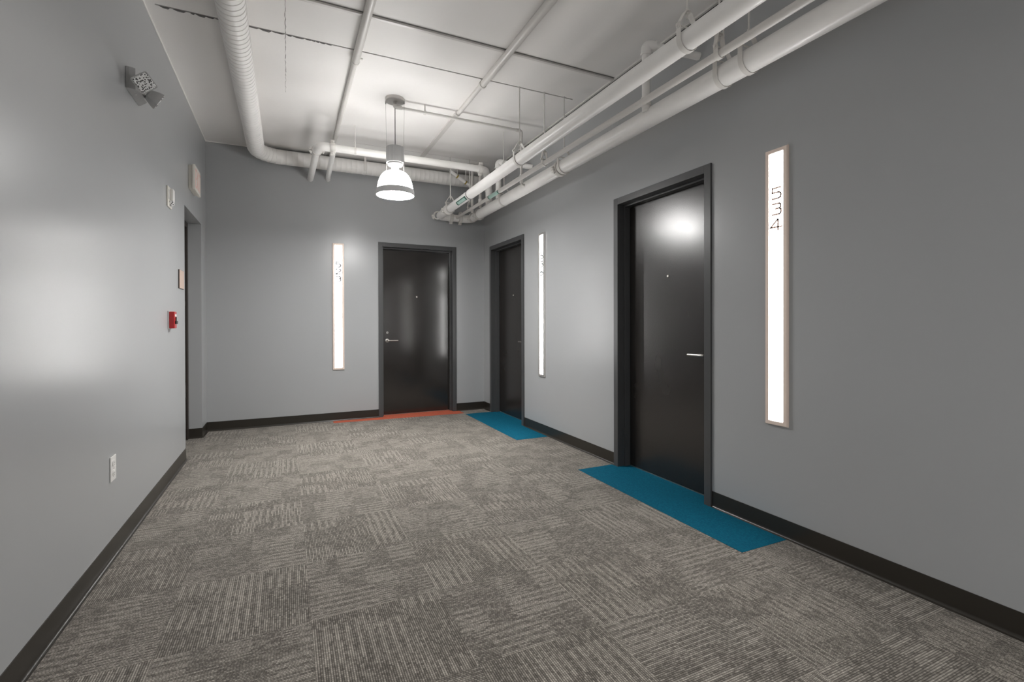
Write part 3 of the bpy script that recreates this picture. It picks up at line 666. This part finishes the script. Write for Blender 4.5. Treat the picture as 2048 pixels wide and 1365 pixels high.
# ------------------------------------------------------------------ pipe across the back of the corridor with its drops
YE, ZE, RE = 4.955, 2.848, .0365
t = thing('cross_main', 'white pipe running across in front of the duct, with elbows at both ends', 'pipe', (1.1, YE, ZE))
bm = B(); tube(bm, [(.40, YE, ZE), (1.925, YE, ZE)], RE, 32); fixn(bm); newobj('pipe_length', bm, 'pipe', t, smooth=40)
bm = B(); tube(bm, fillet([(.41, YE, ZE), (.285, YE, ZE), (.27, YE + .14, ZE - .002)], .075, 12), RE + .006, 28); fixn(bm); newobj('pipe_elbow', bm, 'pipe', t, smooth=40)
bm = B(); tube(bm, [(.270, YE + .12, ZE), (.250, YB + .01, 2.823)], RE - .003, 28); fixn(bm); newobj('wall_arm', bm, 'pipe', t, smooth=40)
coupling(t, (.405, YE, ZE), (1, 0, 0), RE, 1.6, w=.05); coupling(t, (.272, YE + .135, ZE), (0, 1, 0), RE, .1, w=.03)
bm = B(); tube(bm, fillet([(1.92, YE, ZE), (2.005, YE + .02, ZE), (2.160, 5.265, ZE - .035), (2.171, 5.29, ZP + .02)], .07, 10), RE + .002, 28); fixn(bm); newobj('pipe_elbow', bm, 'pipe', t, smooth=40)
for za_, zb_ in ((2.705, 2.73), (2.585, 2.62)):
    bm = B(); cyl(bm, (2.170, 5.288, za_), (2.170, 5.288, zb_), RE + .009, 28); fixn(bm); newobj('riser_collar', bm, 'pipe', t, smooth=30)
coupling(t, (1.935, YE, ZE), (1, 0, 0), RE, 1.3, w=.045)
conduit_hanger(.615, YE, ZE, 'rod hanger on the cross pipe just left of the pendant', r0=RE)
t2 = thing('wall_stub_pipe', 'thinner white pipe entering the back wall beside the elbow of the cross pipe', 'pipe', (.43, YE, ZE))
bm = B(); tube(bm, fillet([(.416, YE + .02, ZE - .012), (.438, YB - .10, 2.850), (.441, YB + .01, 2.836)], .06, 6), .026, 24); fixn(bm); newobj('pipe_length', bm, 'pipe', t2, smooth=40)
# hanger strap from the ceiling to the duct behind the cross pipe
t = thing('duct_strap', 'short flat strap holding the duct behind the cross pipe', 'strap', (.84, dy - .09, H))
bm = B(); box(bm, .828, .850, dy - .083, dy - .079, 2.94, H); fixn(bm); newobj('strap_leg', bm, 'hanger', t)
bm = B(); lathe(bm, (.839, dy, dz), [(dr + .001, -.011), (dr + .0035, -.011), (dr + .0035, .011), (dr + .001, .011)], 36, (1, 0, 0)); fixn(bm); newobj('strap_band', bm, 'duct', t, smooth=30)

# ------------------------------------------------------------------ small risers in the far corner
def riser(x, y, z0, z1, rp, label, col=None):
    t = thing('riser_pipe', label, 'pipe', (x, y, z0), 'small risers in the far corner')
    bm = B(); cyl(bm, (x, y, z0), (x, y, z1), rp, 20); fixn(bm); newobj('riser', bm, 'thin_pipe', t, smooth=40)
    if col:
        bm = B(); cyl(bm, (x, y, col), (x, y, col + .06), rp + .006, 20); fixn(bm); newobj('riser_collar', bm, 'pipe', t, smooth=40)
riser(2.062, 5.56, ZP - .0, H, .0165, 'slim riser between the thin pipe and the ceiling, left one of the far pair')
riser(2.135, 5.475, ZP + .05, H, .0175, 'slim riser with a collar, right one of the far pair', 2.60)
t = thing('brace_pipe', 'slanting white pipe with two brass bands behind the cross pipe', 'pipe', (1.85, 5.62, 2.9))
A0, A1 = Vector((1.80, 5.62, 3.00)), Vector((2.20, 5.66, 2.79))
bm = B(); cyl(bm, A0, A1, .021, 20); fixn(bm); newobj('pipe_length', bm, 'pipe', t, smooth=40)
for f in (.24, .52):
    p_ = A0.lerp(A1, f); u_ = (A1 - A0).normalized(); bm = B(); cyl(bm, p_ - u_ * .008, p_ + u_ * .008, .025, 20); fixn(bm); newobj('brass_band', bm, 'brass', t, smooth=30)
    bm = B(); cyl(bm, p_ + Vector((0, 0, .022)), (p_.x, p_.y, H), .005, 10); fixn(bm); newobj('band_rod', bm, 'hanger', t, smooth=30)
t = thing('far_branch_pipe', 'small white pipe entering the right wall by the far corner', 'pipe', (2.2, 5.5, 2.95))
bm = B(); cyl(bm, (2.16, 5.50, 2.95), (XR + .01, 5.50, 2.95), .024, 20); fixn(bm); newobj('pipe_length', bm, 'pipe', t, smooth=40)
bm = B(); cyl(bm, (2.165, 5.50, 2.95), (2.165, 5.50, H), .022, 20); fixn(bm); newobj('riser', bm, 'pipe', t, smooth=40)

# ------------------------------------------------------------------ things on the left wall
# emergency light
t = thing('emergency_light', 'grey twin-head emergency light high on the left wall', 'emergency light', (XL, 3.35, 2.48))
bm = B(); prism(bm, [(XL, 3.227), (-.765, 3.227), (-.739, 3.238), (-.723, 3.285), (-.723, 3.403), (-.767, 3.466), (XL, 3.471)], 2.422, 2.540); fixn(bm); eb = newobj('light_body', bm, 'greyplastic', t, bevel=.003)
bm = B(); cyl(bm, (-.752, 3.30, 2.424), (-.752, 3.30, 2.418), .004, 12); fixn(bm); newobj('test_lamp', bm, 'whiteplastic', eb)
def lens_mat():
    k = NT('prismatic_lens'); vo = k.n('ShaderNodeTexVoronoi'); vo.inputs['Scale'].default_value = 110; k.l(k.pos(), vo.inputs['Vector'])
    w = k.math('GREATER_THAN', vo.outputs['Distance'], 0.42)
    k.l(k.mix(w, (0.10, 0.10, 0.10, 1), (0.85, 0.85, 0.85, 1)), k.b.inputs['Base Color']); k.b.inputs['Roughness'].default_value = .25
    k.bump(vo.outputs['Distance'], .6, .003); return k.m
M['lens'] = lens_mat()
def head(c, nrm, up_, size, dep, spin):
    """square lamp head: flared body behind a square lens"""
    c = Vector(c); n_ = Vector(nrm).normalized(); s = n_.cross(Vector(up_)).normalized(); u = s.cross(n_)
    s, u = s * math.cos(spin) + u * math.sin(spin), u * math.cos(spin) - s * math.sin(spin)
    def sq(h, d, k=.22):
        o = []
        for ax_, ay in ((1, 1), (-1, 1), (-1, -1), (1, -1)):
            for j in range(5):
                th = math.atan2(ay, ax_) - math.pi / 4 + math.pi / 2 * j / 4
                o.append(c + s * (ax_ * h * (1 - k) + h * k * math.cos(th)) + u * (ay * h * (1 - k) + h * k * math.sin(th)) + n_ * d)
        return o
    bm = B(); L = [[bm.verts.new(p) for p in sq(h, d)] for h, d in ((size * .18, -dep), (size * .62, -dep * .86), (size * .90, -dep * .35), (size, -.002), (size, .003), (size * .9, .003))]
    for i in range(len(L) - 1):
        m_ = len(L[0])
        for j in range(m_): bm.faces.new((L[i][j], L[i][(j + 1) % m_], L[i + 1][(j + 1) % m_], L[i + 1][j]))
    bm.faces.new(L[0]); bm.faces.new(L[-1]); fixn(bm); hd = newobj('lamp_head', bm, 'greyplastic', t, smooth=40)
    bm = B(); a_ = [bm.verts.new(p) for p in sq(size * .90, .0032)]; b_ = [bm.verts.new(p) for p in sq(size * .84, .007)]
    for j in range(len(a_)): bm.faces.new((a_[j], a_[(j + 1) % len(a_)], b_[(j + 1) % len(a_)], b_[j]))
    bm.faces.new(b_); fixn(bm); newobj('lamp_lens', bm, 'lens', hd)
head((-.685, 3.158, 2.436), (.38, -.80, -.46), (0, 0, 1), .044, .05, .80)
head((-.655, 3.330, 2.412), (1.04, .42, -.62), (0, 0, 1), .040, .062, .0)
bm = B(); cyl(bm, (-.725, 3.37, 2.44), (-.700, 3.345, 2.438), .010, 14); cyl(bm, (-.725, 3.30, 2.47), (-.700, 3.20, 2.46), .010, 14); fixn(bm); newobj('head_swivel', bm, 'slot', t)

# exit sign
t = thing('exit_sign', 'white exit sign with faded red letters above the alcove', 'exit sign', (XL, 5.17, 2.34))
bm = B(); box(bm, XL, XL + .030, 5.045, 5.325, 2.345, 2.552); fixn(bm); newobj('sign_back', bm, 'cream', t, bevel=.003)
bm = B(); box(bm, XL + .030, XL + .052, 5.030, 5.335, 2.335, 2.560); fixn(bm); sf = newobj('sign_face', bm, 'cream', t, bevel=.004)
LET = {'E': [[(1, 1), (0, 1), (0, 0), (1, 0)], [(0, .5), (.85, .5)]], 'X': [[(0, 0), (1, 1)], [(0, 1), (1, 0)]], 'I': [[(.5, 0), (.5, 1)]], 'T': [[(0, 1), (1, 1)], [(.5, 1), (.5, 0)]]}
def strokes(bm, sets, P, w, h, t_, d0, d1):
    for st in sets:
        for i in range(len(st) - 1):
            a = Vector((st[i][0] * w, st[i][1] * h)); b = Vector((st[i + 1][0] * w, st[i + 1][1] * h)); u = (b - a).normalized(); nn = Vector((-u.y, u.x)) * t_ / 2
            a = a - u * t_ * .5; b = b + u * t_ * .5; q = [a + nn, b + nn, b - nn, a - nn]
            vv = [bm.verts.new(P(p.x, dd, p.y)) for dd in (d0, d1) for p in q]; bm.faces.new(vv[0:4]); bm.faces.new(vv[4:8])
            for j in range(4): bm.faces.new((vv[j], vv[(j + 1) % 4], vv[4 + (j + 1) % 4], vv[4 + j]))
yy = 5.058
for ch, w in (('E', .050), ('X', .058), ('I', .02), ('T', .052)):
    bm = B(); strokes(bm, LET[ch], lambda a, d, z: (XL + .052 + d, yy + a, 2.372 + z), w, .150, .017, 0, .001); fixn(bm); newobj('sign_letter', bm, 'redletter', sf); yy += w + .024
# strobe
t = thing('fire_strobe', 'small white fire alarm strobe on the left wall', 'strobe', (XL, 4.25, 2.0))
bm = B(); box(bm, XL, XL + .010, 4.185, 4.315, 2.000, 2.148); fixn(bm); newobj('back_plate', bm, 'cream', t, bevel=.003)
bm = B(); box(bm, XL + .010, XL + .030, 4.250, 4.310, 2.045, 2.140); fixn(bm); newobj('speaker_box', bm, 'whiteplastic', t, bevel=.005)
bm = B(); box(bm, XL + .010, XL + .012, 4.205, 4.230, 2.055, 2.125); fixn(bm); newobj('lettering_panel', bm, 'greyplastic', t)
bm = B(); lathe(bm, (XL + .010, 4.245, 2.030), [(.022, 0), (.022, .014), (.016, .026), (.0001, .030)], 24, (1, 0, 0)); fixn(bm); newobj('strobe_lens', bm, 'lens', t, smooth=50)
# room sign plaque
t = thing('door_plaque', 'small beige plaque beside the alcove opening', 'sign', (XL, 4.68, 1.43))
bm = B(); box(bm, XL, XL + .008, 4.585, 4.772, 1.435, 1.585); fixn(bm); newobj('plaque_back', bm, 'plaqueedge', t)
bm = B(); box(bm, XL + .0081, XL + .0095, 4.587, 4.770, 1.437, 1.583); fixn(bm); newobj('plaque_face', bm, 'plaque', t)
# fire alarm pull station
t = thing('fire_alarm_pull', 'red fire alarm pull station on the left wall', 'fire alarm', (XL, 4.26, 1.11))
bm = B(); box(bm, XL, XL + .006, 4.205, 4.300, 1.112, 1.245); fixn(bm); newobj('back_plate', bm, 'greyplastic', t, bevel=.002)
bm = B(); box(bm, XL + .006, XL + .040, 4.215, 4.292, 1.117, 1.240); fixn(bm); pb = newobj('pull_body', bm, 'red', t, bevel=.004)
bm = B(); box(bm, XL + .040, XL + .050, 4.228, 4.280, 1.150, 1.172); box(bm, XL + .040, XL + .046, 4.246, 4.262, 1.150, 1.200); fixn(bm); newobj('pull_handle', bm, 'slot', pb, bevel=.002)
bm = B(); box(bm, XL + .040, XL + .0408, 4.226, 4.282, 1.205, 1.222); fixn(bm); newobj('label_bar', bm, 'whiteplastic', pb)
# outlet
t = thing('wall_outlet', 'white duplex outlet low on the left wall', 'outlet', (XL, 2.97, .37))
bm = B(); box(bm, XL, XL + .006, 2.932, 3.012, .381, .503); fixn(bm); op = newobj('cover_plate', bm, 'whiteplastic', t, bevel=.0025)
for z in (.417, .467):
    bm = B(); prism(bm, [(2.972 + .017 * math.copysign(min(1, abs(math.cos(a)) ** .6), math.cos(a)), z + .0145 * math.copysign(abs(math.sin(a)) ** .8, math.sin(a))) for a in [2 * math.pi * i / 20 for i in range(20)]], XL + .0055, XL + .0085)
    for v in bm.verts: v.co = Vector((v.co.z, v.co.x, v.co.y))
    fixn(bm); rc = newobj('receptacle', bm, 'whiteplastic', t)
    bm = B(); box(bm, XL + .008, XL + .0088, 2.9640, 2.9658, z - .003, z + .006); box(bm, XL + .008, XL + .0088, 2.9780, 2.9798, z - .003, z + .005); cyl(bm, (XL + .008, 2.972, z - .008), (XL + .0088, 2.972, z - .008), .0024, 12); fixn(bm); newobj('socket_slots', bm, 'slot', rc)
bm = B(); cyl(bm, (XL + .006, 2.972, .442), (XL + .0072, 2.972, .442), .003, 12); fixn(bm); newobj('plate_screw', bm, 'steel', op)
